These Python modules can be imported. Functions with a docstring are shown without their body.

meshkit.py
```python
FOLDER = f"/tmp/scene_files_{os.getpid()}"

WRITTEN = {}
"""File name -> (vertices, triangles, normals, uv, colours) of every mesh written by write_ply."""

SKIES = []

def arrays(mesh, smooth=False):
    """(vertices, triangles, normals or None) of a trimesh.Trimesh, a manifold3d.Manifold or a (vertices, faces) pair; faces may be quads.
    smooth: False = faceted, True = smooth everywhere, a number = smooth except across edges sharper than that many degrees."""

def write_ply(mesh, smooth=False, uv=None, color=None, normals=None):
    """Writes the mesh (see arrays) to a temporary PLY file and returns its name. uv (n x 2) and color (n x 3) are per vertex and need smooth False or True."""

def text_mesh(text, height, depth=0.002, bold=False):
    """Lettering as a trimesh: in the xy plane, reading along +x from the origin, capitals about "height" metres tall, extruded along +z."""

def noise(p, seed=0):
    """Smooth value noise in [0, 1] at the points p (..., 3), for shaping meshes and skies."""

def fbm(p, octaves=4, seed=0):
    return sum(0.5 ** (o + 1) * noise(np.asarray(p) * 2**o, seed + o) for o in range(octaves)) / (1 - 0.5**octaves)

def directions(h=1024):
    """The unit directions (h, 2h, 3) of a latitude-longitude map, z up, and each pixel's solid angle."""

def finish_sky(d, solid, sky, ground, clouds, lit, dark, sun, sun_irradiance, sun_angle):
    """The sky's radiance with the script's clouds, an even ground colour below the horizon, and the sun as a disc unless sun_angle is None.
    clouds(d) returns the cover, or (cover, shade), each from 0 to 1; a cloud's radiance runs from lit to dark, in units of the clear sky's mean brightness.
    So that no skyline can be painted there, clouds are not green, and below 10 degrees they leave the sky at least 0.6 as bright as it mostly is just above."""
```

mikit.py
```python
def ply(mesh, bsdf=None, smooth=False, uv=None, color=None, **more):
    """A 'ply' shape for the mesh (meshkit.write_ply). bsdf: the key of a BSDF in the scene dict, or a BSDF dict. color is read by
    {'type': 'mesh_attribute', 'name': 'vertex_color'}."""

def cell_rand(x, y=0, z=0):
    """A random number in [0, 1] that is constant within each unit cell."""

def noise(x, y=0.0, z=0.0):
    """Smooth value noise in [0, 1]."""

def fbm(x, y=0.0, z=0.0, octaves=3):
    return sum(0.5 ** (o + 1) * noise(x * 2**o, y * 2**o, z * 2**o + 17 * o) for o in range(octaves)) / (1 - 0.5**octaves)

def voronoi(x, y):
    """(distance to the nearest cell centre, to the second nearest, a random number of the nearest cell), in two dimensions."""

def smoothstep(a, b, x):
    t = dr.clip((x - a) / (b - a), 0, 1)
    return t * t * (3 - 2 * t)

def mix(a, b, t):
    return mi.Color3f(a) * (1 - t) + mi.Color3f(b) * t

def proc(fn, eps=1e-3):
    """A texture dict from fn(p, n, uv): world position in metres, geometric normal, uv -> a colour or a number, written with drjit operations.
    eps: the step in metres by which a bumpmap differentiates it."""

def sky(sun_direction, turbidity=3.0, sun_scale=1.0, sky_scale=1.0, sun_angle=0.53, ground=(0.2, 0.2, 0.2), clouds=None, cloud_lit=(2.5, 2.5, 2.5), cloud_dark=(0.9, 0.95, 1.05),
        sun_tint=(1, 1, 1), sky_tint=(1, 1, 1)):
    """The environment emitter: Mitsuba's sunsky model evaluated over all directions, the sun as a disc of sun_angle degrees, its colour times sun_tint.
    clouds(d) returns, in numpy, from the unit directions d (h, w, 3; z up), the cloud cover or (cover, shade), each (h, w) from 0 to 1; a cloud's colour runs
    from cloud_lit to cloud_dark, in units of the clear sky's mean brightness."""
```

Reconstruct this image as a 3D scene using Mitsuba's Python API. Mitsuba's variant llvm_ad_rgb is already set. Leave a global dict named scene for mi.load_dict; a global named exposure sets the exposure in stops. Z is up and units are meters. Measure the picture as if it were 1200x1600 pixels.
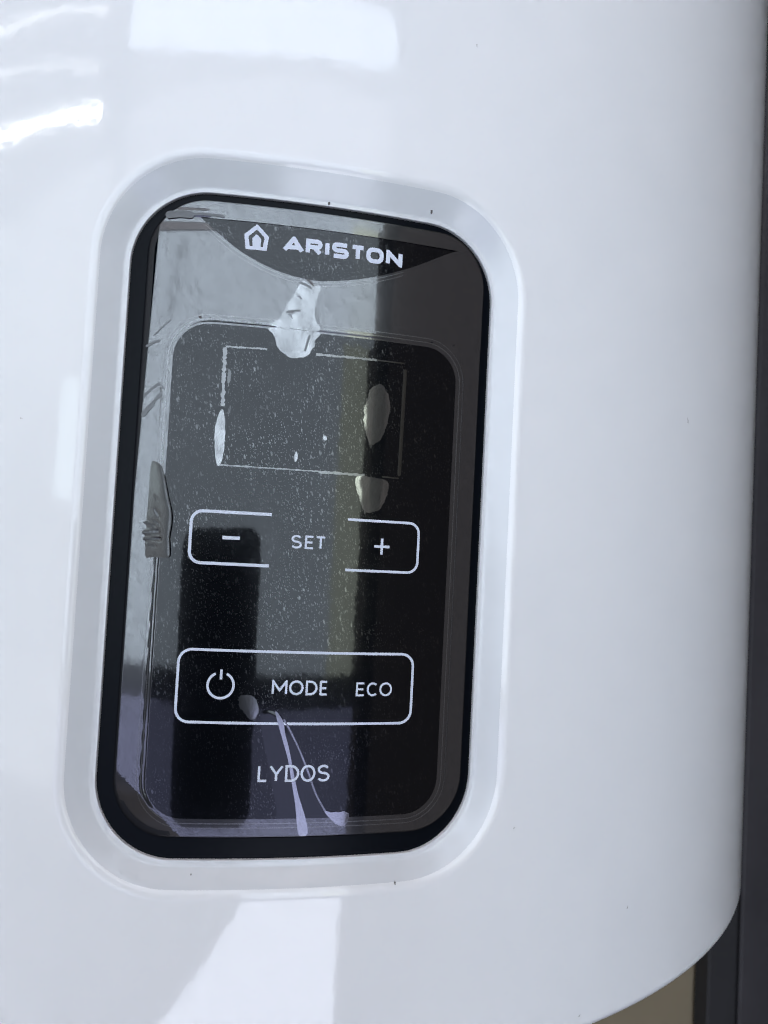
import math
import numpy as np
import drjit as dr
import mitsuba as mi
import trimesh, manifold3d, shapely
from shapely.geometry import Polygon, LineString, Point, box
from shapely.ops import unary_union
import meshkit, mikit

T = mi.ScalarTransform4f
scene, labels = {}, {}
rng = np.random.default_rng(7)

# ------------------------------------------------------------------ camera (a phone camera held close to the control panel)
R = 0.2284                        # radius of the cylinder on which the control panel lies; axis is the vertical line x = 0, y = R
EYE = np.array([-0.0220, -0.1894, -0.0043])
YAW, PITCH, ROLL = 0.2095, 0.0457, 0.0520
fw = np.array([math.sin(YAW) * math.cos(PITCH), math.cos(YAW) * math.cos(PITCH), math.sin(PITCH)])
r0 = np.cross(fw, [0, 0, 1]); r0 /= np.linalg.norm(r0)
u0 = np.cross(r0, fw)
rt = math.cos(ROLL) * r0 + math.sin(ROLL) * u0
up = np.cross(rt, fw)
scene['camera'] = {'type': 'thinlens', 'to_world': T().look_at(origin=EYE.tolist(), target=(EYE + fw).tolist(), up=up.tolist()),
                   'fov': math.degrees(2 * math.atan(600 / 1250)), 'fov_axis': 'x', 'aperture_radius': 0.00045, 'focus_distance': 0.196,
                   'near_clip': 0.005, 'far_clip': 50.0}
exposure = 0.20

# ------------------------------------------------------------------ light: dim even room light; the lit shop front and tubes are built at the end
scene['room_light'] = {'type': 'constant', 'radiance': {'type': 'rgb', 'value': [0.135, 0.118, 0.115]}}


def rgb(*v):
    return {'type': 'rgb', 'value': list(v)}


def smm(p):
    """arc length (mm) round the cylinder and height (mm) of a world point"""
    return dr.atan2(p.x, R - p.y) * (R * 1000), p.z * 1000


OVER = (29.0, 25.0, 25.5)


# ------------------------------------------------------------------ materials
def orange_peel(p, n, uv):
    s, z = smm(p)
    return (mikit.noise(s * 1.3, z * 0.85, 3.0) - 0.5) * 1.0 + (mikit.noise(s * 0.28, z * 0.22, 9.0) - 0.5) * 2.2


def film_grain(p, n, uv):
    s, z = smm(p)
    return (mikit.noise(s * 1.0 + z * .35, z * 0.85, 1.0) - 0.5) * 1.0 + (mikit.noise(s * .3, z * .3, 5.0) - 0.5) * 1.6


def M(name, d, bump=None, scale=1e-6, eps=1e-4):
    if bump is not None:
        d = {'type': 'bumpmap', 'arbitrary': {**mikit.proc(bump, eps)}, 'scale': scale, 'bsdf': d}
    scene[name] = {'type': 'twosided', 'bsdf': d}


def plastic(col, alpha, ior=1.5):
    return {'type': 'roughplastic', 'diffuse_reflectance': col if isinstance(col, dict) else rgb(*col), 'alpha': alpha, 'int_ior': ior, 'distribution': 'ggx'}


def mirror(v, alpha=0.012):
    return {'type': 'roughconductor', 'material': 'none', 'specular_reflectance': rgb(v, v, v), 'alpha': alpha, 'distribution': 'ggx'}


def enamel_tone(p, n, uv):
    s, z = smm(p)
    k = mikit.fbm(s * .05, z * .05, 2.0, 3)
    return mikit.mix((0.765, 0.77, 0.775), (0.80, 0.80, 0.80), k)


def frame_tone(p, n, uv):
    s, z = smm(p)
    k = mikit.fbm(s * .22, z * .22, 4.0, 4)
    return mikit.mix((0.635, 0.65, 0.665), (0.66, 0.675, 0.69), k)


def specks(p, n, uv):
    """tiny bubbles of air caught under the film: more mirror-like than the rest"""
    s, z = smm(p)
    out = mi.Float(0.0)
    for k, (a, ln, w, lim) in enumerate(((.32, 1.25, .42, .62), (.42, .7, .27, .5), (.22, 2.2, .8, .82))):
        u = (s * math.cos(a) + z * math.sin(a)) / w + 31 * k
        v = (-s * math.sin(a) + z * math.cos(a)) / ln + 17 * k
        d, e, c = mikit.voronoi(u, v)
        r = mikit.smoothstep(lim, 1.0, c) * 0.34
        out = dr.maximum(out, mikit.smoothstep(r, r * .5, d) * dr.select(c > lim, 1.0, 0.0) * (.35 + .65 * mikit.noise(u * 2, v * 2, 3)))
    patch = mikit.smoothstep(.30, .62, mikit.fbm(s * .11, z * .11, 7.0, 2))
    return 0.006 + 0.085 * out * (.3 + .7 * patch)


def film_wear(p, n, uv):
    s, z = smm(p)
    a = mikit.fbm(s * .9 + z * .5, z * .35 - s * .2, 2.0, 3)
    b = mikit.smoothstep(.63, .78, mikit.noise(s * 1.3 + z * .8, z * .55, 8.0))
    x = s + 34.0 - (z - 55.0) * .17          # a grey smear down the upper left corner
    smear = dr.exp(-dr.square(x / 1.6)) * mikit.smoothstep(44.0, 50.0, z) * (1 - mikit.smoothstep(62.0, 68.0, z)) * mikit.noise(s * 1.2, z * .5, 4.0)
    return 0.078 * (.93 + .14 * a) * (1 - .22 * b) * (1 - .5 * smear)



def bubble_wear(p, n, uv):
    s, z = smm(p)
    return 0.07 + 0.17 * mikit.fbm(s * .55 + z * .15, z * .3, 6.0, 3)


M('white_enamel', plastic(mikit.proc(enamel_tone), 0.002), orange_peel, 4e-6)
M('frame_plastic', plastic(mikit.proc(frame_tone), 0.03))
M('bezel_black', plastic((0.0024, 0.0036, 0.0060), 0.08, 1.17))
M('chamfer_black', plastic((0.006, 0.0065, 0.009), 0.12, 1.3))
M('screen_black', {'type': 'blendbsdf', 'weight': mikit.proc(specks), 'bsdf_0': plastic((0.0016, 0.0021, 0.0034), 0.0018, 1.355), 'bsdf_1': mirror(1.0, .03)}, film_grain, 1.9e-6)
M('display_black', {'type': 'blendbsdf', 'weight': mikit.proc(specks), 'bsdf_0': plastic((0.0014, 0.0019, 0.0031), 0.0018, 1.345), 'bsdf_1': mirror(1.0, .03)}, film_grain, 1.9e-6)
M('film_loose', {'type': 'blendbsdf', 'weight': mikit.proc(film_wear), 'bsdf_0': plastic((0.017, 0.017, 0.019), 0.03, 1.5), 'bsdf_1': mirror(1.0, .002)}, film_grain, 1.9e-6)
M('bubble_film', {'type': 'blendbsdf', 'weight': mikit.proc(bubble_wear), 'bsdf_0': plastic((0.022, 0.021, 0.020), 0.03, 1.5), 'bsdf_1': mirror(1.0, .002)}, film_grain, 0.25e-6)
M('thin_bubble_film', {'type': 'blendbsdf', 'weight': 0.045, 'bsdf_0': plastic((0.006, 0.006, 0.006), 0.03, 1.5), 'bsdf_1': mirror(1.0, .03)}, film_grain, 0.25e-6)
M('crease_film', {'type': 'blendbsdf', 'weight': 0.10, 'bsdf_0': plastic((0.012, 0.012, 0.012), 0.05, 1.5), 'bsdf_1': mirror(1.0, .05)}, film_grain, 1.9e-6)
M('wrinkle_film', {'type': 'blendbsdf', 'weight': 0.015, 'bsdf_0': plastic((0.004, 0.0045, 0.006), 0.004, 1.36), 'bsdf_1': mirror(1.0, .004)}, film_grain, 0.8e-6)
M('emboss_film', {'type': 'blendbsdf', 'weight': 0.11, 'bsdf_0': plastic((0.030, 0.030, 0.032), 0.1, 1.5), 'bsdf_1': mirror(1.0, .02)})
M('crease_shadow', {'type': 'blendbsdf', 'weight': 0.03, 'bsdf_0': plastic((0.03, 0.03, 0.034), 0.1, 1.5), 'bsdf_1': mirror(1.0, .05)})
M('crest_film', {'type': 'blendbsdf', 'weight': 0.27, 'bsdf_0': plastic((0.02, 0.02, 0.02), 0.03, 1.5), 'bsdf_1': mirror(1.0, .01)}, film_grain, 0.8e-6)
M('crumple_film', {'type': 'blendbsdf', 'weight': 0.03, 'bsdf_0': plastic((0.009, 0.009, 0.010), 0.05, 1.5), 'bsdf_1': mirror(1.0, .01)}, film_grain, 1.0e-6)
M('faint_film', {'type': 'blendbsdf', 'weight': 0.012, 'bsdf_0': plastic((0.012, 0.010, 0.008), 0.05, 1.45), 'bsdf_1': mirror(1.0, .02)})
M('white_print', plastic((0.70, 0.75, 0.86), 0.2, 1.35))
M('dirt', plastic((0.42, 0.40, 0.38), 0.3))
M('dark_dirt', plastic((0.09, 0.085, 0.08), 0.3))
M('wall_paint', plastic(mikit.proc(lambda p, n, uv: mikit.mix((0.27, 0.22, 0.145), (0.36, 0.295, 0.195), mikit.fbm(p.x * 9, p.z * 4, 1.0, 4))), 0.3))
M('dark_steel', plastic(mikit.proc(lambda p, n, uv: mikit.mix((0.024, 0.024, 0.026), (0.042, 0.041, 0.047), mikit.fbm(p.x * 14, p.z * 8, 5.0, 4))), 0.35))
M('blue_grey_paint', plastic(mikit.proc(lambda p, n, uv: mikit.mix((0.032, 0.031, 0.037), (0.072, 0.067, 0.076), mikit.fbm(p.x * 16, p.z * 9, 5.0, 4))), 0.35))
M('brown_wood', plastic(mikit.proc(lambda p, n, uv: mikit.mix((0.011, 0.008, 0.005), (0.020, 0.014, 0.009), mikit.fbm(p.x * 40, p.z * 3, 5.0, 4))), 0.4))
M('dark_plastic', plastic((0.004, 0.004, 0.005), 0.25))
M('post_paint', plastic((0.02, 0.02, 0.022), 0.35))


# ------------------------------------------------------------------ shapes
def ply(v, f, nrm, bsdf):
    return {'type': 'ply', 'filename': meshkit.write_ply(trimesh.Trimesh(v, f, process=False), False, normals=nrm), 'face_normals': False, 'bsdf': {'type': 'ref', 'id': bsdf}}


def numbered(key):
    if key not in scene:
        return key
    k = 1
    while f'{key}_{k:03d}' in scene:
        k += 1
    return f'{key}_{k:03d}'


def put(key, shape, label=None, **more):
    key = numbered(key)
    scene[key] = shape
    if label or more:
        labels[key] = {**({'label': label} if label else {}), **more}
    return key


def cyl(s, z, n):
    """(mm round the cylinder, mm up, mm out of it) -> world"""
    s, z, n = np.broadcast_arrays(np.asarray(s, float), z, n)
    t = s / 1000 / R
    rad = R + n / 1000
    return np.stack([rad * np.sin(t), R - rad * np.cos(t), z / 1000], -1)


def sheet(poly, n, th, bsdf, h=None, edge=1.0):
    """A thin plate lying on the cylinder: polygon in mm, top at height n + h(s, z), thickness th."""
    polys = list(getattr(poly, 'geoms', [poly]))
    vs, fs, ns, at = [], [], [], 0
    for g in polys:
        if g.area < 1e-4:
            continue
        g = shapely.simplify(g, 0.004)
        cs = manifold3d.CrossSection([np.asarray(g.exterior.coords)[:-1]] + [np.asarray(i.coords)[:-1] for i in g.interiors], manifold3d.FillRule.EvenOdd)
        m = manifold3d.Manifold.extrude(cs, 0.1).refine_to_length(edge).to_mesh()
        v, f = np.asarray(m.vert_properties, float)[:, :3], np.asarray(m.tri_verts, int)
        s, z, top = v[:, 0], v[:, 1], v[:, 2] > 0.05
        hf = h if h is not None else (lambda a, b: 0 * a)
        hh = hf(s, z)
        P = cyl(s, z, np.where(top, n + hh, n + hh - th))
        t = s / 1000 / R
        er, es = np.stack([np.sin(t), -np.cos(t), 0 * t], -1), np.stack([np.cos(t), np.sin(t), 0 * t], -1)
        e = 0.02
        gs, gz = (hf(s + e, z) - hf(s - e, z)) / (2 * e), (hf(s, z + e) - hf(s, z - e)) / (2 * e)
        N = er - gs[:, None] * es - gz[:, None] * np.array([0, 0, 1.0])
        N /= np.linalg.norm(N, axis=1, keepdims=True)
        istop = top[f].all(1)
        used, inv = np.unique(f[istop], return_inverse=True)
        vs.append(P[used]); ns.append(N[used]); fs.append(inv.reshape(-1, 3) + at); at += len(used)
        rest = f[~istop]
        fn = np.cross(P[rest[:, 1]] - P[rest[:, 0]], P[rest[:, 2]] - P[rest[:, 0]])
        fn /= np.maximum(np.linalg.norm(fn, axis=1, keepdims=True), 1e-30)
        vs.append(P[rest].reshape(-1, 3)); ns.append(np.repeat(fn, 3, 0)); fs.append(np.arange(3 * len(rest)).reshape(-1, 3) + at); at += 3 * len(rest)
    return ply(np.vstack(vs), np.vstack(fs), np.vstack(ns), bsdf)


def rrect(x0, x1, z0, z1, r, k=14):
    return box(x0 + r, z0 + r, x1 - r, z1 - r).buffer(r, quad_segs=k)


def spline(pts, closed=True, k=8):
    """Catmull-Rom through the points"""
    p = np.asarray(pts, float); n = len(p); out = []
    for i in range(n if closed else n - 1):
        a, b, c, d = (p[(i + j) % n] if closed else p[min(max(i + j, 0), n - 1)] for j in (-1, 0, 1, 2))
        for t in np.arange(k) / k:
            out.append(.5 * (2 * b + (c - a) * t + (2 * a - 5 * b + 4 * c - d) * t**2 + (3 * b - a - 3 * c + d) * t**3))
    if not closed:
        out.append(p[-1])
    return np.array(out)


def blob(pts):
    return Polygon(spline(pts)).buffer(0)


def grid(P, closed, bsdf=None, flip=False):
    """(vertices, triangles, normals) of a structured grid P (rows, columns, 3), columns closed or not"""
    a, b = P.shape[:2]
    du = np.gradient(P, axis=0)
    dv = (np.roll(P, -1, 1) - np.roll(P, 1, 1)) if closed else np.gradient(P, axis=1)
    N = np.cross(du, dv)
    N /= np.maximum(np.linalg.norm(N, axis=2, keepdims=True), 1e-30)
    i, j = np.meshgrid(np.arange(a - 1), np.arange(b if closed else b - 1), indexing='ij')
    q = np.stack([i * b + j, (i + 1) * b + j, (i + 1) * b + (j + 1) % b, i * b + (j + 1) % b], -1).reshape(-1, 4)
    f = np.vstack([q[:, [0, 1, 2]], q[:, [0, 2, 3]]])
    if flip:
        N, f = -N, f[:, ::-1]
    return P.reshape(-1, 3), f, N.reshape(-1, 3)


def join(*parts):
    vs, fs, ns, at = [], [], [], 0
    for v, f, n in parts:
        vs.append(v); fs.append(f + at); ns.append(n); at += len(v)
    return np.vstack(vs), np.vstack(fs), np.vstack(ns)


def contour(a, b, r, zc, th):
    """rounded rectangle (half sizes a, b; corner radius r) hit by rays from its centre at the angles th of the unit rounded rectangle"""
    return None


NC = 480


def rr_points(a, b, r, zc):
    """NC points round a rounded rectangle, the same share of points for every corner and side whatever its size"""
    out = []
    ks, kc = 66, 36
    kh = (NC - 2 * ks - 4 * kc) // 2
    cs = [(a - r, b - r, 0), (-(a - r), b - r, 90), (-(a - r), -(b - r), 180), (a - r, -(b - r), 270)]
    for q, (cx, cz, a0) in enumerate(cs):
        an = np.radians(a0 + np.linspace(0, 90, kc, endpoint=False))
        out.append(np.stack([cx + r * np.cos(an), cz + r * np.sin(an)], -1))
        nx = cs[(q + 1) % 4]
        e = np.radians(a0 + 90)
        p0 = np.array([cx + r * np.cos(e), cz + r * np.sin(e)])
        p1 = np.array([nx[0] + r * np.cos(e), nx[1] + r * np.sin(e)])
        k = ks if q % 2 == 0 else kh
        out.append(p0 + (p1 - p0) * np.linspace(0, 1, k, endpoint=False)[:, None])
    return np.vstack(out) + [0, zc]


# ------------------------------------------------------------------ the water heater: white body with the recess for the panel
OUT = 4.0                         # the body stands this many mm proud of the panel
ZB, ZT = -129.4, 640.0            # bottom edge, top edge (mm)
SX, ZU = 165.0, 165.0             # half width and top of the front patch that holds the recess
ZL = -126.4
A0, B0, R0, C0 = 53.2, 86.0, 26.5, 0.7
rows = []                         # (a, b, r, zc, n) from the outside in
FR = 4.2
ang = math.atan2(3.7, 5.4)
for k in range(9):
    w = ang * k / 8
    d, drop = FR * math.sin(w), FR * (1 - math.cos(w))
    rows.append((A0 - d, B0 - d, R0 - d, C0, OUT - drop))
fil = len(rows) - 1
d0, n0 = A0 - rows[-1][0], rows[-1][4]
d1, n1 = 6.75, 0.55
for k in range(1, 10):
    w = k / 9
    d = d0 + (d1 - d0) * w
    rows.append((A0 - d, B0 - d * 1.03, R0 - d, C0 * (1 - w), n0 + (n1 - n0) * w))
wall_end = rows[-1]
for k in range(1, 7):             # lip: flattens, then rolls over into the gap round the black bezel
    w = k / 6
    d = d1 + 1.35 * w
    rows.append((A0 - d, B0 - d1 * 1.03 - 1.35 * w, R0 - d, 0, 0.55 - .35 * (1 - (1 - w) ** 2)))
lip = rows[-1]
for k in range(1, 7):
    w = math.pi / 2 * k / 6
    rows.append((lip[0] - .2 * math.sin(w), lip[1] - .2 * math.sin(w), lip[2] - .2 * math.sin(w), 0, lip[4] - .5 * (1 - math.cos(w))))
rows.append((rows[-1][0], rows[-1][1], rows[-1][2], 0, -1.6))
recess = np.stack([cyl(*rr_points(a, b, r, zc).T, n) for a, b, r, zc, n in rows])
outer = rr_points(A0, B0, R0, C0)
# the same number of points round the patch's straight border, in the direction of each contour point
dirs = outer / np.abs(outer / [SX, 1]).max(1, keepdims=True).clip(1e-9)
edge_pts = []
for x, z in outer:
    k = min(SX / abs(x) if abs(x) > 1e-9 else 1e9, (ZU / z) if z > 1e-9 else (ZL / z if z < -1e-9 else 1e9))
    edge_pts.append((x * k, z * k))
edge_pts = np.array(edge_pts)
for cx, cz in ((SX, ZU), (-SX, ZU), (SX, ZL), (-SX, ZL)):
    edge_pts[np.argmin(np.hypot(edge_pts[:, 0] - cx, edge_pts[:, 1] - cz))] = (cx, cz)
steps = np.linspace(0, 1, 30) ** 1.0
flat = np.stack([cyl(*(edge_pts * (1 - w) + outer * w).T, OUT) for w in steps])


def radial(v):
    n = v - np.array([0, R, 0]); n[:, 2] = 0
    return n / np.linalg.norm(n, axis=1, keepdims=True)


v1, f1, nn1 = grid(flat, True)
n_rad = radial(v1)
if (nn1 * n_rad).sum() < 0:
    f1 = f1[:, ::-1]
body = [(v1, f1, n_rad)]
SPLIT = fil                   # the first turn of the edge belongs to the sheet metal, the rest is the frame
v2, f2, nn2 = grid(recess, True)
if (nn2.reshape(*recess.shape)[0] * radial(recess[0])).sum() < 0:
    nn2, f2 = -nn2, f2[:, ::-1]
nn2 = nn2.reshape(recess.shape)
nn2[0] = radial(recess[0])


def rows_of(a, b):
    P, N = recess[a:b + 1], nn2[a:b + 1]
    v, f, n = grid(P, True)
    if (n.reshape(P.shape)[0] * N[0]).sum() < 0:
        f = f[:, ::-1]
    return v, f, N.reshape(-1, 3)


body.append(rows_of(0, SPLIT))


def band(t0, t1, z0, z1, kt):
    tt = np.linspace(t0, t1, kt) * R * 1000
    P = np.stack([cyl(tt, z, OUT) for z in np.linspace(z0, z1, 12)])
    v, f, n = grid(P, False)
    nr = radial(v)
    if (n * nr).sum() < 0:
        f = f[:, ::-1]
    return v, f, nr


ts = SX / 1000 / R
body.append(band(ts, 2 * math.pi - ts, ZL, ZU, 260))
body.append(band(0, 2 * math.pi, ZU, ZT, 360))
# rolled lower edge
tt = np.linspace(0, 2 * math.pi, 361) * R * 1000
prof = [(OUT - 3 * (1 - math.cos(w)), ZB + 3 * (1 - math.sin(w))) for w in np.linspace(0, math.pi / 2, 9)]
P = np.stack([cyl(tt, z, n) for n, z in prof])
v, f, n = grid(P, False)
if (n * radial(v)).sum() < 0:
    f, n = f[:, ::-1], -n
body.append((v, f, n))
put('water_heater__body', ply(*join(*body), 'white_enamel'))
put('water_heater__recess_frame', ply(*rows_of(SPLIT, len(rows) - 1), 'frame_plastic'), 'pale satin frame sloping down to the black control panel')
# end caps
cap = trimesh.creation.revolve(np.array([[0, -0.146], [0.19, -0.146], [0.216, -0.141], [0.2268, -0.1312], [0.2268, -0.1262], [0.0, -0.1262]]), sections=180)
cap.apply_translation([0, R, 0])
put('water_heater__bottom_cap', mikit.ply(cap, 'frame_plastic', smooth=35))
cap = trimesh.creation.revolve(np.array([[0, 0.639], [0.2324, 0.639], [0.2318, 0.6455], [0.215, 0.660], [0.17, 0.668], [0, 0.668]]), sections=180)
cap.apply_translation([0, R, 0])
put('water_heater__top_cap', mikit.ply(cap, 'frame_plastic', smooth=35))
labels['water_heater'] = {'label': 'glossy white electric water heater with a black touch control panel set into its curved front', 'category': 'water heater'}

# ------------------------------------------------------------------ control panel
CP = 'water_heater__control_panel__'
put(CP + 'bezel', sheet(rrect(-45.6, 45.6, -78.1, 78.1, 18), -0.75, 0.8, 'bezel_black', edge=2.0), 'matt black bezel round the raised glass')
PL = rrect(-41.6, 42.4, -73.2, 76.2, 14)
chamf = lambda a, b: PL.buffer(a).difference(PL.buffer(b))


def chamfer_mesh():
    rws = []
    for k, (g, n) in enumerate(((-.3, -0.75), (-.4, -.45), (-.9, 0.10), (-1.2, 0.22), (-2.2, .24))):
        rws.append(cyl(*rr_points(42.0 + g, 74.7 + g, 14 + g, 1.5).T + np.array([[0.4], [0]]), n))
    return grid(np.stack(rws), True)


v, f, n = chamfer_mesh()
if (n * radial(v)).sum() < 0:
    f, n = f[:, ::-1], -n
put(CP + 'glass_edge', ply(v, f, n, 'chamfer_black'))


def waves(s, z):
    q = np.stack([s * .16, z * .10, 0 * s], -1)
    return .016 * (meshkit.fbm(q + 11.3, 3, seed=3) - .5)


SCR = rrect(-33.6, 35.6, -68.2, 46.3, 8.5)
arc = spline([(-29.2, 71.3), (-25.2, 68.1), (-18.9, 63.7), (-11.2, 60.4), (-3.5, 59.0), (2.7, 59.3), (12.1, 61.5), (21.8, 65.3), (31.9, 70.6), (34.5, 71.6)], closed=False)
LENS = Polygon(arc).buffer(0)
LCD = rrect(-22.0, 22.0, 13.1, 41.4, .5)
put(CP + 'screen', sheet(SCR.buffer(.5).difference(LCD), 0.28, 0.3, 'screen_black', waves, 0.9), 'black glass touch screen')
put(CP + 'logo_window', sheet(LENS.buffer(.4), 0.28, 0.3, 'screen_black', waves, 0.9), 'black glass window with curved lower edge under the logo')
put(CP + 'display_window', sheet(LCD, 0.26, 0.3, 'display_black', waves, 0.9), 'rectangular unlit black display window')


WR = [[-8.6, -44.2], [-7.2, -43.1], [-5.6, -43.3], [-4.0, -44.2], [-2.7, -45.8], [-1.7, -47.7], [0.7, -52.1], [3.1, -57.3], [5.2, -62.6], [7.9, -67.1], [10.8, -69.8], [12.2, -71.4], [2.4, -72.0], [-3.6, -71.6],
      [-3.6, -66.6], [-4.8, -61.0], [-6.3, -55.1], [-7.8, -49.2]]
WR_G = blob(WR)
WR_MID = LineString(spline([(-5.6, -43.3), (-3.4, -48.6), (-1.6, -53.6), (-0.4, -58.6), (1.2, -64.6), (2.9, -71.7)], closed=False))


def wrinkle_h(s, z):
    p = shapely.points(s, z)
    inside = shapely.distance(WR_G.exterior, p) * shapely.contains(WR_G, p)
    return .004 * (1 - np.exp(-inside / .7)) + .03 * np.exp(-(shapely.distance(WR_MID, p) / 1.6) ** 2) * sstep(0, 1, inside) + waves(s, z)


def sstep(a, b, x):
    t = np.clip((x - a) / (b - a), 0, 1)
    return t * t * (3 - 2 * t)


# ------------------------------------------------------------------ lettering: single-stroke capitals, given a pen width (mm)
def arcpts(cx, cz, rx, rz, a0, a1, k=28):
    a = np.radians(np.linspace(a0, a1, k))
    return np.stack([cx + rx * np.cos(a), cz + rz * np.sin(a)], -1)


def glyph(c, x0, x1, z0, z1, pen, cap=2):
    h = pen / 2
    l, r, b, t = x0 + h, x1 - h, z0 + h, z1 - h
    w, hh, m, c0 = r - l, t - b, (t + b) / 2, (l + r) / 2
    S = []
    if c == 'L': S = [[(l, t), (l, b), (r, b)]]
    if c == 'Y': S = [[(l, t), (c0, m - .05 * hh), (r, t)], [(c0, m - .05 * hh), (c0, b)]]
    if c == 'D':
        k = max(l + w - hh / 2, l + .25 * w)
        S = [np.vstack([[(k, b), (l, b), (l, t), (k, t)], arcpts(k, m, r - k, hh / 2, 90, -90)])]
    if c == 'O': S = [arcpts(c0, m, w / 2, hh / 2, 0, 360, 60)]
    if c == 'C': S = [arcpts(c0 + .03 * w, m, w / 2, hh / 2, 45, 315, 50)]
    if c == 'M': S = [[(l, b), (l, t), (c0, b + .28 * hh), (r, t), (r, b)]]
    if c == 'E': S = [[(r, t), (l, t), (l, b), (r, b)], [(l, m), (r - .1 * w, m)]]
    if c == 'T': S = [[(l, t), (r, t)], [(c0, t), (c0, b)]]
    if c == 'I': S = [[(c0, b), (c0, t)]]
    if c == 'N': S = [[(l, b), (l, t), (r, b), (r, t)]]
    if c == 'A': S = [[(l, b), (c0, t), (r, b)], [(l + .2 * w, b + .27 * hh), (r - .2 * w, b + .27 * hh)]]
    if c == 'R':
        q = (t - m) / 2
        S = [np.vstack([[(l, b), (l, t), (r - q, t)], arcpts(r - q, t - q, q, q, 90, -90), [(l, m)]]), [(c0, m), (r, b)]]
    if c == 'S':
        q1, q2 = hh * .245, hh * .255
        S = [np.vstack([arcpts(c0, t - q1, w * .46, q1, 28, 270), arcpts(c0, b + q2, w / 2, q2, 90, -152)])]
    if c == 'S-wide':
        q = hh / 4
        S = [np.vstack([[(r, t)], arcpts(l + q, t - q, q, q, 90, 270), arcpts(r - q, b + q, q, q, 90, -90), [(l, b)]])]
    if c == 'O-wide': return rrect(x0, x1, z0, z1, (z1 - z0) * .42).difference(rrect(x0 + pen, x1 - pen, z0 + pen, z1 - pen, (z1 - z0 - 2 * pen) * .4))
    g = unary_union([LineString(x).buffer(h, cap_style=2, join_style=2, mitre_limit=2.2) for x in S])
    return g.intersection(box(x0 - .02, z0 - .02, x1 + .02, z1 + .02))


def word(key, glyphs, pen, label, n=0.345, h=waves):
    put(CP + key, sheet(unary_union([glyph(c, a, b, z0, z1, pen) for c, a, b, z0, z1 in glyphs]), n, 0.06, 'white_print', h, 0.5), label)


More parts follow.
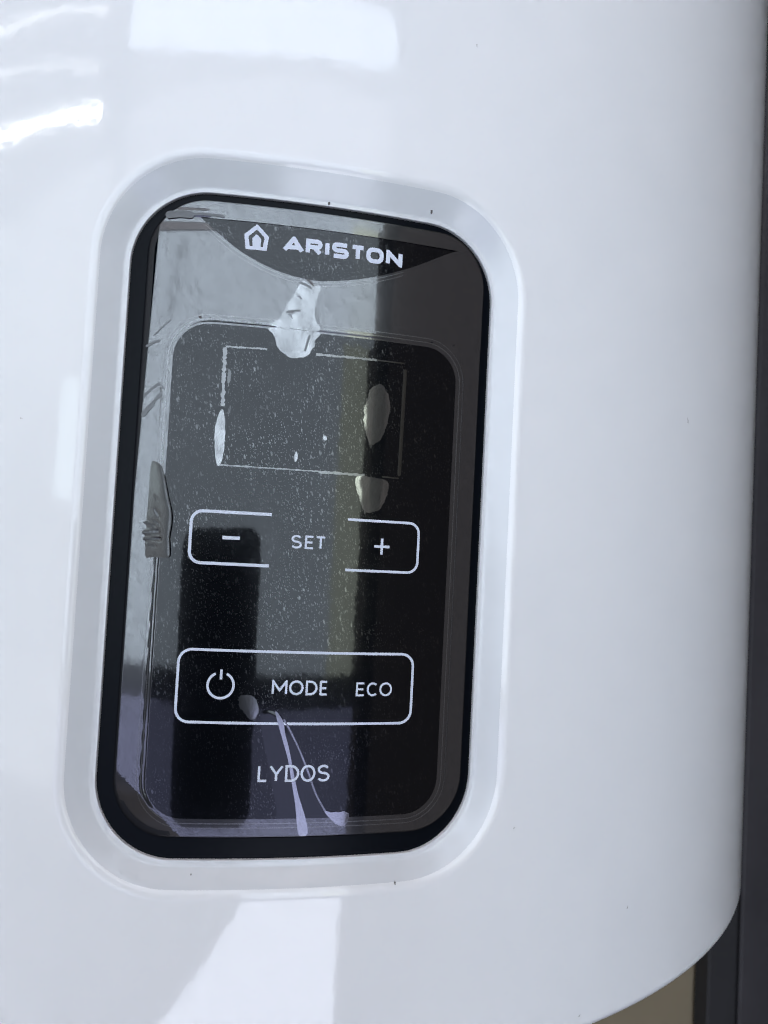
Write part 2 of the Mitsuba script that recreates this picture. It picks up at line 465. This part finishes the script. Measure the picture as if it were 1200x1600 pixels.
word('brand_lettering', [('A', -9.8, -4.6, 65.1, 69.0), ('R', -4.3, -.3, 65.1, 68.95), ('I', .35, 1.4, 65.1, 68.95), ('S-wide', 2.0, 6.2, 65.1, 68.95),
                         ('T', 6.5, 10.3, 65.1, 68.95), ('O-wide', 10.5, 14.9, 65.1, 68.95), ('N', 15.5, 19.7, 65.1, 68.95)], 1.05, 'white brand lettering in wide bold capitals')
pent = Polygon([(-16.0, 71.0), (-18.9, 68.3), (-18.4, 64.8), (-13.5, 64.8), (-13.1, 68.2)])
ins = Polygon([(-16.0, 69.7), (-17.9, 67.9), (-17.5, 65.6), (-14.4, 65.6), (-14.1, 67.9)])
inn = Polygon([(-16.0, 68.6), (-17.0, 67.5), (-16.8, 65.4), (-14.9, 65.4), (-14.9, 67.5)])
put(CP + 'house_emblem', sheet(pent.difference(ins).union(inn), 0.345, 0.06, 'white_print', waves, 0.5), 'white house-shaped emblem')
word('set_lettering', [('S', -3.8, -1.2, -5.35, -2.15), ('E', -.5, 1.7, -5.35, -2.15), ('T', 2.0, 4.5, -5.35, -2.15)], 0.5, 'white word between the minus and plus buttons')
word('mode_lettering', [('M', -6.3, -2.7, -39.65, -36.2), ('O', -2.3, 1.1, -39.65, -36.2), ('D', 1.6, 4.4, -39.65, -36.2), ('E', 4.9, 6.9, -39.65, -36.2)], 0.52, 'white word in the middle of the lower button frame')
word('eco_lettering', [('E', 13.7, 15.9, -39.8, -36.5), ('C', 16.3, 19.2, -39.8, -36.5), ('O', 19.5, 22.7, -39.8, -36.5)], 0.47, 'white word at the right of the lower button frame')
word('product_lettering', [('L', -8.4, -6.1, -59.7, -55.8), ('Y', -5.8, -2.5, -59.7, -55.8), ('D', -2.1, 1.2, -59.7, -55.8), ('O', 1.5, 5.0, -59.7, -55.8), ('S', 5.4, 8.4, -59.7, -55.8)], 0.55, 'white word under the lower button frame', 0.45, wrinkle_h)


def stroke(key, lines, pen, label=None, mat='white_print', n=0.345):
    put(CP + key, sheet(unary_union([LineString(l).buffer(pen / 2, cap_style=2, join_style=1) for l in lines]), n, 0.06, mat, waves, 0.8), label)


def frame_line(x0, x1, z0, z1, r):
    return np.asarray(rrect(x0, x1, z0, z1, r, 10).exterior.coords)


q = 2.6
L_ = np.vstack([[(-8.6, 2.3)], arcpts(-27.0 + q, 2.3 - q, q, q, 90, 180, 12), arcpts(-27.0 + q, -9.75 + q, q, q, 180, 270, 12), [(-8.6, -9.75)]])
stroke('minus_button_outline', [L_], 0.72, 'white outline open to the right round the minus sign')
R_ = np.vstack([[(9.5, 2.25)], arcpts(27.6 - q, 2.25 - q, q, q, 90, 0, 12), arcpts(27.6 - q, -9.85 + q, q, q, 0, -90, 12), [(9.5, -9.85)]])
stroke('plus_button_outline', [R_], 0.62, 'white outline open to the left round the plus sign')
stroke('minus_symbol', [[(-19.7, -3.65), (-15.7, -3.65)]], 0.8, 'white minus sign')
stroke('plus_symbol', [[(16.3, -3.85), (20.2, -3.85)], [(18.25, -1.9), (18.25, -5.8)]], 0.62, 'white plus sign')
stroke('mode_button_outline', [frame_line(-27.9, 27.8, -46.3, -29.7, 3.0)], 0.62, 'white rounded frame round power, mode and eco')
a_ = arcpts(-18.05, -37.75, 2.95, 2.95, 115, 425, 50)
stroke('power_symbol', [a_, [(-18.05, -34.1), (-18.05, -36.4)]], 0.58, 'white power symbol')

# ------------------------------------------------------------------ protective film: still on the panel, loose round the screen, with bubbles under it
PF = 'protective_film'
FILM = rrect(-40.2, 42.0, -72.2, 75.2, 13).intersection(Polygon([(-40.3, -90), (-40.3, 2), (-38.6, 66), (-37.6, 90), (60, 90), (60, -90)]))
BORDER = FILM.difference(SCR).difference(LENS)


def dist_in(poly, s, z):
    """mm outside the polygon (0 inside)"""
    pts = shapely.points(np.asarray(s), np.asarray(z))
    return shapely.distance(poly, pts)


def sstep(a, b, x):
    t = np.clip((x - a) / (b - a), 0, 1)
    return t * t * (3 - 2 * t)


def fold(s, z, p0, p1, w):
    """distance-shaped ridge along a segment"""
    p0, p1 = np.array(p0), np.array(p1)
    d = p1 - p0
    k = np.clip(((s - p0[0]) * d[0] + (z - p0[1]) * d[1]) / (d @ d), 0, 1)
    r = np.hypot(s - p0[0] - k * d[0], z - p0[1] - k * d[1])
    return np.exp(-(r / w) ** 2)


def kink(s, z, p0, p1, w):
    """a step down across a segment, fading out at its ends"""
    p0, p1 = np.array(p0), np.array(p1)
    d = p1 - p0
    ln = np.hypot(*d)
    a = ((s - p0[0]) * d[0] + (z - p0[1]) * d[1]) / ln
    u = (-(s - p0[0]) * d[1] + (z - p0[1]) * d[0]) / ln
    return .5 * np.tanh(u / w) * np.exp(-(u / (4 * w)) ** 2) * (1 - sstep(ln - 1.2, ln + .6, a))


def film_h(s, z):
    ds, dl = dist_in(SCR, s, z), dist_in(LENS, s, z)
    m = sstep(-69.0, -62.0, z)
    h = -.13 + .23 * m * (1 - .75 * sstep(14, 33, s)) * sstep(0, 1.2, ds) + .030 * np.exp(-((ds - 1.7) / .4) ** 2) * sstep(-68, -60, z)
    h = np.where(z > 47.5, .10, h)
    h = h + .014 * (meshkit.fbm(np.stack([s * .09, z * .06, 0 * s + 4.], -1), 2, seed=8) - .5)
    h = h + .30 * np.clip((z - 71.2) / 4, 0, 2)                                         # top strip lifts off
    h = h + .5 * sstep(0, 14, (s - 30) * .6 + (z - 66) * .8)                             # upper right corner lifts
    h = h - .25 * sstep(0, 2.2, 2.2 - np.minimum(np.minimum(z + 72.2, 99), 99)) * 0
    h = h + .3 * kink(s, z, (-39.5, 70.9), (-23.5, 71.8), .7) + .08 * fold(s, z, (-38.5, 72.0), (-27.5, 72.4), .8)
    for a, b, w, k in (((-41.5, 39.8), (-36.8, 41.4), .5, .15), ((-41.2, 27.6), (-36.6, 31.2), .5, .15), ((-41.2, 23.2), (-36.0, 28.6), .8, .2)):
        h = h + k * kink(s, z, a, b, w)
    for a, b, w, k in (((-36.3, 31.2), (-34.8, 29.9), .3, .03),
                       ((-4.5, 59.3), (-2.5, 57.6), .5, .10), ((-7.2, 50.2), (-4.8, 51.0), .55, .09), ((-5.2, 55.0), (-7.5, 50.0), 1.3, .05), ((-1.5, 51.5), (-3.2, 43.5), .8, .06)):
        h = h + k * fold(s, z, a, b, w)
    # lower left corner
    h = h - .10 * np.clip((-s - z - 97.5) / 2.5, 0, 3)
    return h


put(PF + '__loose_border', sheet(BORDER, 0.42, 0.15, 'film_loose', film_h, 0.55), 'grey shining rim where the film hangs loose round the screen')
CRUMP = Polygon(spline([(-37.4, 13.0), (-35.4, 12.9), (-34.2, 11.6), (-33.2, 8.2), (-32.4, 5.0), (-31.5, 1.7), (-31.3, -1.2), (-31.6, -4.2), (-31.3, -7.2), (-31.6, -8.9), (-35.0, -9.0), (-39.9, -9.2), (-40.2, -2), (-40.1, 6), (-39.9, 10.2)], k=4)).buffer(0)


def crumple_h(s, z):
    # crumpled stretch on the left side
    wr = meshkit.fbm(np.stack([s * .35, z * .35, 0 * s + 2.], -1), 2, seed=21) - .5
    flatten = 0
    for z0, k, w, lean, s0, s1 in ((-1.6, .75, .30, -.25, -39.5, -34.5), (-3.3, .95, .42, .12, -39.0, -33.5), (-4.9, .85, .28, .05, -38.5, -33.0), (-6.3, .65, .25, -.1, -37.5, -34.0), (2.6, .7, .35, -1.1, -36.0, -33.8), (5.6, .55, .25, -1.3, -36.6, -34.6), (-.2, .4, .22, -.6, -36.5, -33.6)):
        flatten = flatten + k * np.exp(-((z - z0 - lean * (s + 36) + .3 * wr) / (1.6 * w)) ** 2) * sstep(s0, s0 + 1, s) * (1 - sstep(s1 - .8, s1, s))
    edge = 1 - np.exp(-shapely.distance(CRUMP.exterior, shapely.points(s, z)) / .6)
    return .06 * edge + (.13 * (s + 36) * (1 - .6 * np.minimum(flatten, 1.0)) + .03 * wr)


put(PF + '__crumpled_patch', sheet(CRUMP, 0.60, 0.1, 'crumple_film', crumple_h, 0.3), 'dark crumpled patch at the left edge of the film, level with the minus button')

for d0_, d1_ in ((.95, 1.15), (1.95, 2.12)):
    ring = unary_union([SCR.buffer(d1_).difference(SCR.buffer(d0_)), LENS.buffer(d1_ * .8 - .3).difference(LENS.buffer(d0_ * .8 - .3)).intersection(box(-28, 50, 20, 70.5))])
    put(PF + '__embossed_line', sheet(ring, 0.47, 0.05, 'emboss_film', film_h, 0.8))
put(PF + '__cut_edge', sheet(FILM.buffer(.06).difference(FILM.buffer(-.10)), 0.47, 0.2, 'thin_bubble_film', film_h, 0.8))


def bubble(pts, mat='bubble_film', hgt=.003, label=None, name='air_bubble', n=0.40, tilt=0.0, droop=0.0):
    g = pts if not isinstance(pts, list) else blob(pts)
    if isinstance(pts, list) and g.area > 1:
        q = np.array([g.exterior.interpolate(t).coords[0] for t in np.arange(0, g.exterior.length, .3)])
        w = meshkit.fbm(np.stack([q[:, 0] * .9, q[:, 1] * .9, 0 * q[:, 0]], -1), 3, seed=31) - .5
        c0 = q.mean(0)
        d = (q - c0) / np.linalg.norm(q - c0, axis=1, keepdims=True)
        g = Polygon(q + d * (w * .7)[:, None]).buffer(0)
    b = g.boundary
    cx = g.centroid.x

    def h(s, z):
        d = shapely.distance(b, shapely.points(s, z))
        return hgt * (1 - np.exp(-d / .4)) + tilt * (s - cx) + droop * (z - g.centroid.y) + waves(s, z) + .012 * (meshkit.fbm(np.stack([s * .35, z * .22, 0 * s], -1), 2, seed=12) - .5)
    put(PF + '__' + name, sheet(g, n, 0.05, mat, h, 0.5), label)


BT = [[-11.4, 46.6], [-10.4, 44.6], [-9.6, 42.0], [-8.2, 40.7], [-6.5, 39.9], [-4.6, 39.7], [-2.7, 40.6], [-1.4, 42.1], [-0.7, 44.6], [-0.3, 46.6]]
bubble([[-4.6, 58.4], [-2.2, 57.4], [-.2, 57.6], [-1.2, 53.5], [-1.0, 49.5], [-.3, 46.9], [-11.0, 46.9], [-9.4, 49.0], [-8.2, 51.5], [-6.6, 54.5]], label='bright crumpled streak of lifted film between the logo window and the display', name='lifted_streak', n=.60, hgt=.01)
for p0, p1, w in (((-5.0, 57.9), (-2.6, 57.0), .55), ((-7.8, 50.6), (-5.0, 51.2), .5), ((-7.2, 50.0), (-6.5, 49.2), .3), ((-5.4, 54.6), (-4.7, 54.2), .4), ((-2.2, 45.4), (-3.0, 42.0), .55), ((-39.6, 39.9), (-36.9, 41.3), .6), ((-39.4, 28.3), (-36.3, 31.3), .6), ((-36.3, 31.3), (-34.9, 30.0), .3),
                  ((-39.4, 23.9), (-37.6, 26.2), 1.1), ((-37.8, 26.0), (-35.9, 28.6), .7), ((-36.4, 71.2), (-31.5, 71.6), 1.7), ((-32.0, 71.7), (-24.0, 71.9), .6), ((-38.0, 42.6), (-34.5, 46.4), .3)):
    bubble(LineString([p0, ((p0[0] + p1[0]) / 2, (p0[1] + p1[1]) / 2 + .2), p1]).buffer(w / 2), 'crease_shadow', .008, name='crease', n=.64 if p0[1] < 65 else .92)
bubble(BT, label='tongue-shaped air bubble hanging from the loose border over the display')
bubble([[-21.4, 26.3], [-22.2, 25.3], [-22.9, 21.7], [-22.8, 18.7], [-22.4, 14.9], [-21.7, 12.9], [-21.0, 13.8], [-20.5, 17.3], [-20.7, 23.3]], label='narrow air bubble on the left edge of the display')
bubble([[14.8, 35.5], [16.2, 35.6], [17.3, 34.2], [18.4, 31.5], [18.2, 27.5], [17.2, 23.4], [15.6, 21.5], [14.0, 20.7], [12.5, 24.2], [12.0, 27.6], [12.4, 30.8], [13.4, 34.3]], label='oval air bubble inside the display on the right', tilt=-0.0012)
bubble([[11.2, 12.9], [14.0, 12.8], [17.6, 12.5], [19.2, 11.5], [18.9, 8.6], [17.6, 5.6], [16.0, 4.4], [14.6, 4.2], [12.9, 5.1], [11.8, 8.1], [10.9, 10.8]], label='air bubble under the lower right corner of the display', tilt=-0.0012)
bubble([[-13.6, -40.5], [-12.2, -39.7], [-10.4, -40.0], [-9.3, -41.6], [-9.0, -43.6], [-9.7, -45.4], [-10.8, -45.6], [-12.4, -43.9], [-13.5, -42.2]], 'thin_bubble_film', label='small air bubble beside the power symbol')
bubble([[-12.0, -39.9], [-10.4, -40.1], [-9.4, -41.6], [-9.1, -43.6], [-9.8, -45.2], [-10.7, -45.3], [-11.3, -43.0], [-11.9, -41.6]], 'crest_film', n=.46)
bubble([[2.5, 21.9], [3.2, 21.7], [3.3, 21.0], [2.8, 20.7], [2.4, 21.1]], hgt=.02)
bubble([[-4.0, 17.5], [-3.5, 17.4], [-3.5, 15.6], [-4.0, 15.2]], hgt=.02)
bubble([[-20.6, 35.6], [-20.0, 35.2], [-20.1, 33.0], [-20.7, 32.6]], 'thin_bubble_film', hgt=.02)
# creases of air along the display's edge
for x0, z0, x1, z1, w in ((-21.6, 41.1, -12.0, 41.3, .42), (-.4, 41.2, 14.5, 41.4, .55), (-21.7, 40.9, -21.5, 27.0, .85), (-21.4, 13.2, 2.0, 13.2, .35), (2.0, 13.15, 13.0, 13.1, .6)):
    k = max(6, int(math.hypot(x1 - x0, z1 - z0) / .45))
    tt = np.linspace(0, 1, k)
    cx, cz = x0 + (x1 - x0) * tt, z0 + (z1 - z0) * tt
    nx, nz_ = -(z1 - z0) / math.hypot(x1 - x0, z1 - z0), (x1 - x0) / math.hypot(x1 - x0, z1 - z0)
    wa, wb = (w * (.22 + .5 * rng.random(k)) for _ in range(2))
    g = Polygon(np.vstack([np.stack([cx + nx * wa, cz + nz_ * wa], -1), np.stack([cx - nx * wb, cz - nz_ * wb], -1)[::-1]])).buffer(0)
    bubble(g, 'crease_film', .015, name='air_crease')
for x0, z0, x1, z1, w in ((21.9, 39.5, 21.7, 14.0, .9), (14.5, 41.4, 21.5, 41.4, .35), (17.5, 13.1, 21.5, 13.0, .35)):
    bubble(LineString([(x0, z0), (x1, z1)]).buffer(w / 2), 'faint_film', .01, name='air_crease')
# long wrinkle at the foot of the panel
def wrinkle():
    put(PF + '__wrinkle', sheet(WR_G.intersection(SCR), 0.305, 0.02, 'wrinkle_film', wrinkle_h, 0.4), 'long curved wrinkle running down to the foot of the film')


wrinkle()
bubble(blob([[-5.2, -43.5], [-3.4, -49.2], [-1.7, -54.3], [-0.7, -58.8], [0.6, -64.7], [1.8, -71.7], [3.9, -71.7], [3.1, -67.7], [1.2, -62.5], [-0.2, -57.3], [-1.5, -52.1], [-2.6, -48.6], [-3.3, -45.6]]).intersection(FILM), 'crest_film', .01, name='wrinkle_crest', n=.47)
ln = spline([(-3.0, -45.4), (-1.3, -48.2), (0.9, -52.3), (3.2, -57.3), (5.4, -62.6), (8.1, -67.1)], closed=False)
bubble(LineString(ln).buffer(.2), 'bubble_film', .02, name='air_crease', n=.43)
bubble([[7.8, -66.7], [10.0, -66.9], [13.2, -67.0], [13.4, -69.0], [12.3, -70.2], [11.0, -70.0], [9.2, -68.4]], 'crest_film', .01, 'small pale flap of lifted film at the foot of the screen', 'lifted_flap', n=.52)
labels[PF] = {'label': 'clear protective film with air bubbles and creases still stuck over the black control panel', 'category': 'film'}

# ------------------------------------------------------------------ dirt specks on the enamel and the frame
def frame_n(s, z):
    return OUT


for s, z, a, b, an in ((35.2, 123.4, .13, .4, .2), (-66.0, 21.1, .45, .07, .1), (120.3, 39.2, .2, .9, .3), (56.1, -72.7, .4, .09, .4), (98.0, -100.1, .15, .4, -.4), (80.3, -124.4, .5, .13, .5)):
    g = shapely.affinity.translate(shapely.affinity.rotate(shapely.affinity.scale(Point(0, 0).buffer(1, quad_segs=3), a, b), math.degrees(an)), s, z) if hasattr(shapely, 'affinity') else Point(s, z).buffer(a)
    put('water_heater__dirt_speck', sheet(g, OUT + .03, .05, 'dirt', edge=.5))
nz = len(rows)


def on_frame(s, z, a, b):
    """place a speck on the sloping frame: height from the profile row that passes closest"""
    best = min(range(nz - 8), key=lambda k: np.hypot(*(rr_points(*rows[k][:4]) - [s, z]).T).min())
    g = shapely.affinity.scale(Point(s, z).buffer(1, quad_segs=3), a, b)
    put('water_heater__dirt_speck', sheet(g, rows[best][4] + .12, .25, 'dark_dirt', edge=.5))


for s, z, a, b in ((26.4, 80.2, .25, .65), (0.7, 78.2, .3, .4), (24.8, -83.3, .16, .7), (-22, -80.2, .15, .15)):
    on_frame(s, z, a, b)

# ------------------------------------------------------------------ behind the heater
def block(key, x0, x1, y0, y1, z0, z1, mat, label=None, bev=0.003, **more):
    b = min(bev, (x1 - x0) / 3, (y1 - y0) / 3, (z1 - z0) / 3)
    pts = [(x0 + i, y0 + j, z0 + k) for i in (b, x1 - x0 - b) for j in (0, y1 - y0) for k in (b, z1 - z0 - b)] + [(x0 + i, y0 + j, z0 + k) for i in (0, x1 - x0) for j in (b, y1 - y0 - b) for k in (b, z1 - z0 - b)] + \
          [(x0 + i, y0 + j, z0 + k) for i in (b, x1 - x0 - b) for j in (b, y1 - y0 - b) for k in (0, z1 - z0)]
    return put(key, mikit.ply(manifold3d.Manifold.hull_points(np.array(pts)), mat), label, **more)


block('wall', -1.2, 0.90, 0.80, 0.90, -1.40, 1.5, 'wall_paint', 'dull olive beige wall behind and below the white heater', kind='structure')
block('door_post__board', 0.647, 0.72, 0.765, 0.797, -1.4, 1.5, 'dark_steel')
block('door_post__raised_edge', 0.687, 0.735, 0.755, 0.764, -1.4, 1.5, 'blue_grey_paint')
labels['door_post'] = {'label': 'dark blue grey upright post beyond the right side of the heater', 'category': 'post'}
block('door', 0.733, 1.7, 0.785, 0.80 - .002, -1.4, 1.5, 'brown_wood', 'very dark brown door leaf at the right edge, behind the grey post', category='door')

# ------------------------------------------------------------------ what lights the heater: a glazed shop front behind the camera and ceiling tubes
def lit(key, v, f, col, label=None, **more):
    put(key, {**mikit.ply((np.array(v, float), np.array(f)), 'post_paint'), 'emitter': {'type': 'area', 'radiance': rgb(*col)}}, label, **more)


def pane(key, x0, x1, z0, z1, col, y=-2.5):
    lit(key, [(x0, y, z0), (x0, y, z1), (x1, y, z1), (x1, y, z0)], [[0, 1, 2], [0, 2, 3]], col)


SF = 'shop_front__'
BN = [(-1.544, 1.788), (-0.94, 1.669), (-0.377, 1.612), (0.30, 1.622), (0.864, 1.682), (0.79, 1.876), (0.132, 1.842), (-0.974, 1.891), (-1.513, 1.984)]
lit('light_banner', [(x, -2.44, z) for x, z in BN], [[0, 8, 1], [8, 7, 1], [7, 2, 1], [7, 6, 2], [6, 3, 2], [6, 4, 3], [6, 5, 4]], (2.9, 3.35, 3.9), 'wide backlit banner mirrored as the pale block at the top of the heater', category='banner')
pane(SF + 'pane', -1.45, 0.52, -0.44, 0.70, (2.35, 2.75, 3.2))
pane(SF + 'pane', -1.45, 0.56, 0.70, 1.24, (2.35, 2.75, 3.2))
pane(SF + 'pane', 0.56, 0.80, 0.70, 1.24, (2.35, 2.75, 3.1))
pane(SF + 'pane', 0.52, 0.755, -0.44, 0.70, (2.65, 2.95, 2.55))
pane(SF + 'frosted_pane', -1.52, 0.84, 1.27, 1.58, (0.95, 0.95, 1.05))
pane(SF + 'frosted_pane', -4.2, -1.66, -1.0, 1.45, (1.05, 1.12, 1.2), y=-2.52)
pane(SF + 'frosted_pane', -1.45, 0.78, -1.08, -0.54, (0.85, 0.92, 1.5))
lit(SF + 'lower_pane', [(-0.02, -2.5, -1.13), (0.73, -2.5, -1.13), (0.73, -2.5, -1.75), (-0.95, -2.5, -1.75), (-0.68, -2.5, -1.6)], [[0, 1, 2], [0, 2, 4], [4, 2, 3]], (4.1, 4.3, 5.0))
for x0, x1, z0, z1 in ((-1.62, 0.95, 1.243, 1.268), (-1.62, 0.95, -0.55, -0.445), (-1.62, 0.95, -1.125, -1.085), (-1.62, -1.53, -2.2, 2.05), (0.85, 0.95, -2.2, 2.05), (-1.62, 0.95, 1.96, 2.05)):
    block(SF + 'frame_bar', x0, x1, -2.54, -2.46 if x1 - x0 > 1 else -2.47, z0, z1, 'post_paint')
labels['shop_front'] = {'label': 'bright glazed shop front mirrored in the panel, standing behind the camera', 'category': 'window'}
pane('side_window', -2.10, -1.80, 0.13, 0.60, (3.0, 3.6, 3.8))
pane2 = [(-3.3, -1.7, -0.5), (-3.3, -1.7, 1.3), (-3.3, 0.6, 1.3), (-3.3, 0.6, -0.5)]
lit('side_window__wide_pane', pane2, [[0, 2, 1], [0, 3, 2]], (0.5, 0.7, 0.9))
labels['side_window'] = {'label': 'small bright window mirrored on the enamel left of the panel', 'category': 'window'}


block('side_wall', 1.1, 1.2, -1.2, 0.77, -1.4, 1.5, 'brown_wood', 'dark brown wall standing out of frame to the right', kind='structure')


def tube(p, q, rad, L):
    m = trimesh.creation.cylinder(rad, segment=[p, q], sections=20)
    put('ceiling_tube', {**mikit.ply(m, 'post_paint', smooth=40), 'emitter': {'type': 'area', 'radiance': rgb(L, L * 1.02, L)}},
        ('thick glowing ceiling tube mirrored lowest at the upper left of the heater', 'thinnest glowing ceiling tube mirrored between the two others', 'thin glowing ceiling tube mirrored in the top left corner')[len([k for k in scene if k.startswith('ceiling_tube')])], category='lamp', group='ceiling tubes')


tube((-1.67, -2.28, 1.5), (-3.10, -1.72, 1.5), 0.028, 14)
tube((-1.545, -2.02, 1.5), (-2.9, -1.21, 1.5), 0.006, 5)
tube((-1.326, -1.79, 1.5), (-2.7, -1.11, 1.5), 0.008, 6)

for x, y in ((-1.3, -0.95), (-0.1, -1.15), (0.9, -0.75)):
    m = trimesh.creation.cylinder(.016, segment=[(x - .55, y + .12, 1.5), (x + .55, y - .12, 1.5)], sections=16)
    put('overhead_tube', {**mikit.ply(m, 'post_paint', smooth=40), 'emitter': {'type': 'area', 'radiance': rgb(*OVER)}}, ('left', 'middle', 'right')[len([k for k in scene if k.startswith('overhead_tube')])] + ' one of three warm ceiling tubes almost overhead, out of frame', category='lamp', group='overhead tubes')

# the phone that takes the picture, just behind its own lens
def phone():
    w, h, t = .0680, .140, .0085
    g = rrect(-w / 2 * 1000, w / 2 * 1000, -h / 2 * 1000, h / 2 * 1000, 10)
    m = trimesh.creation.extrude_polygon(g, t * 1000, engine='earcut')
    m.apply_scale(.001)
    c = np.array(EYE) + np.array([.006 - w / 2, 0, .006 - h / 2])
    V = np.asarray(m.vertices)
    ax, az = np.array([math.cos(.03), 0, 0.05]), np.array([-.03, 0, 1.0])
    az /= np.linalg.norm(az); ax -= az * (ax @ az); ax /= np.linalg.norm(ax)
    W = c + V[:, :1] * ax + V[:, 1:2] * az - (V[:, 2:] + .004) * np.array([0, 1.0, 0])
    put('phone', mikit.ply((W, np.asarray(m.faces)), 'dark_plastic'), 'dark phone held up close, mirrored as a black block left of the panel middle', category='phone')


phone()
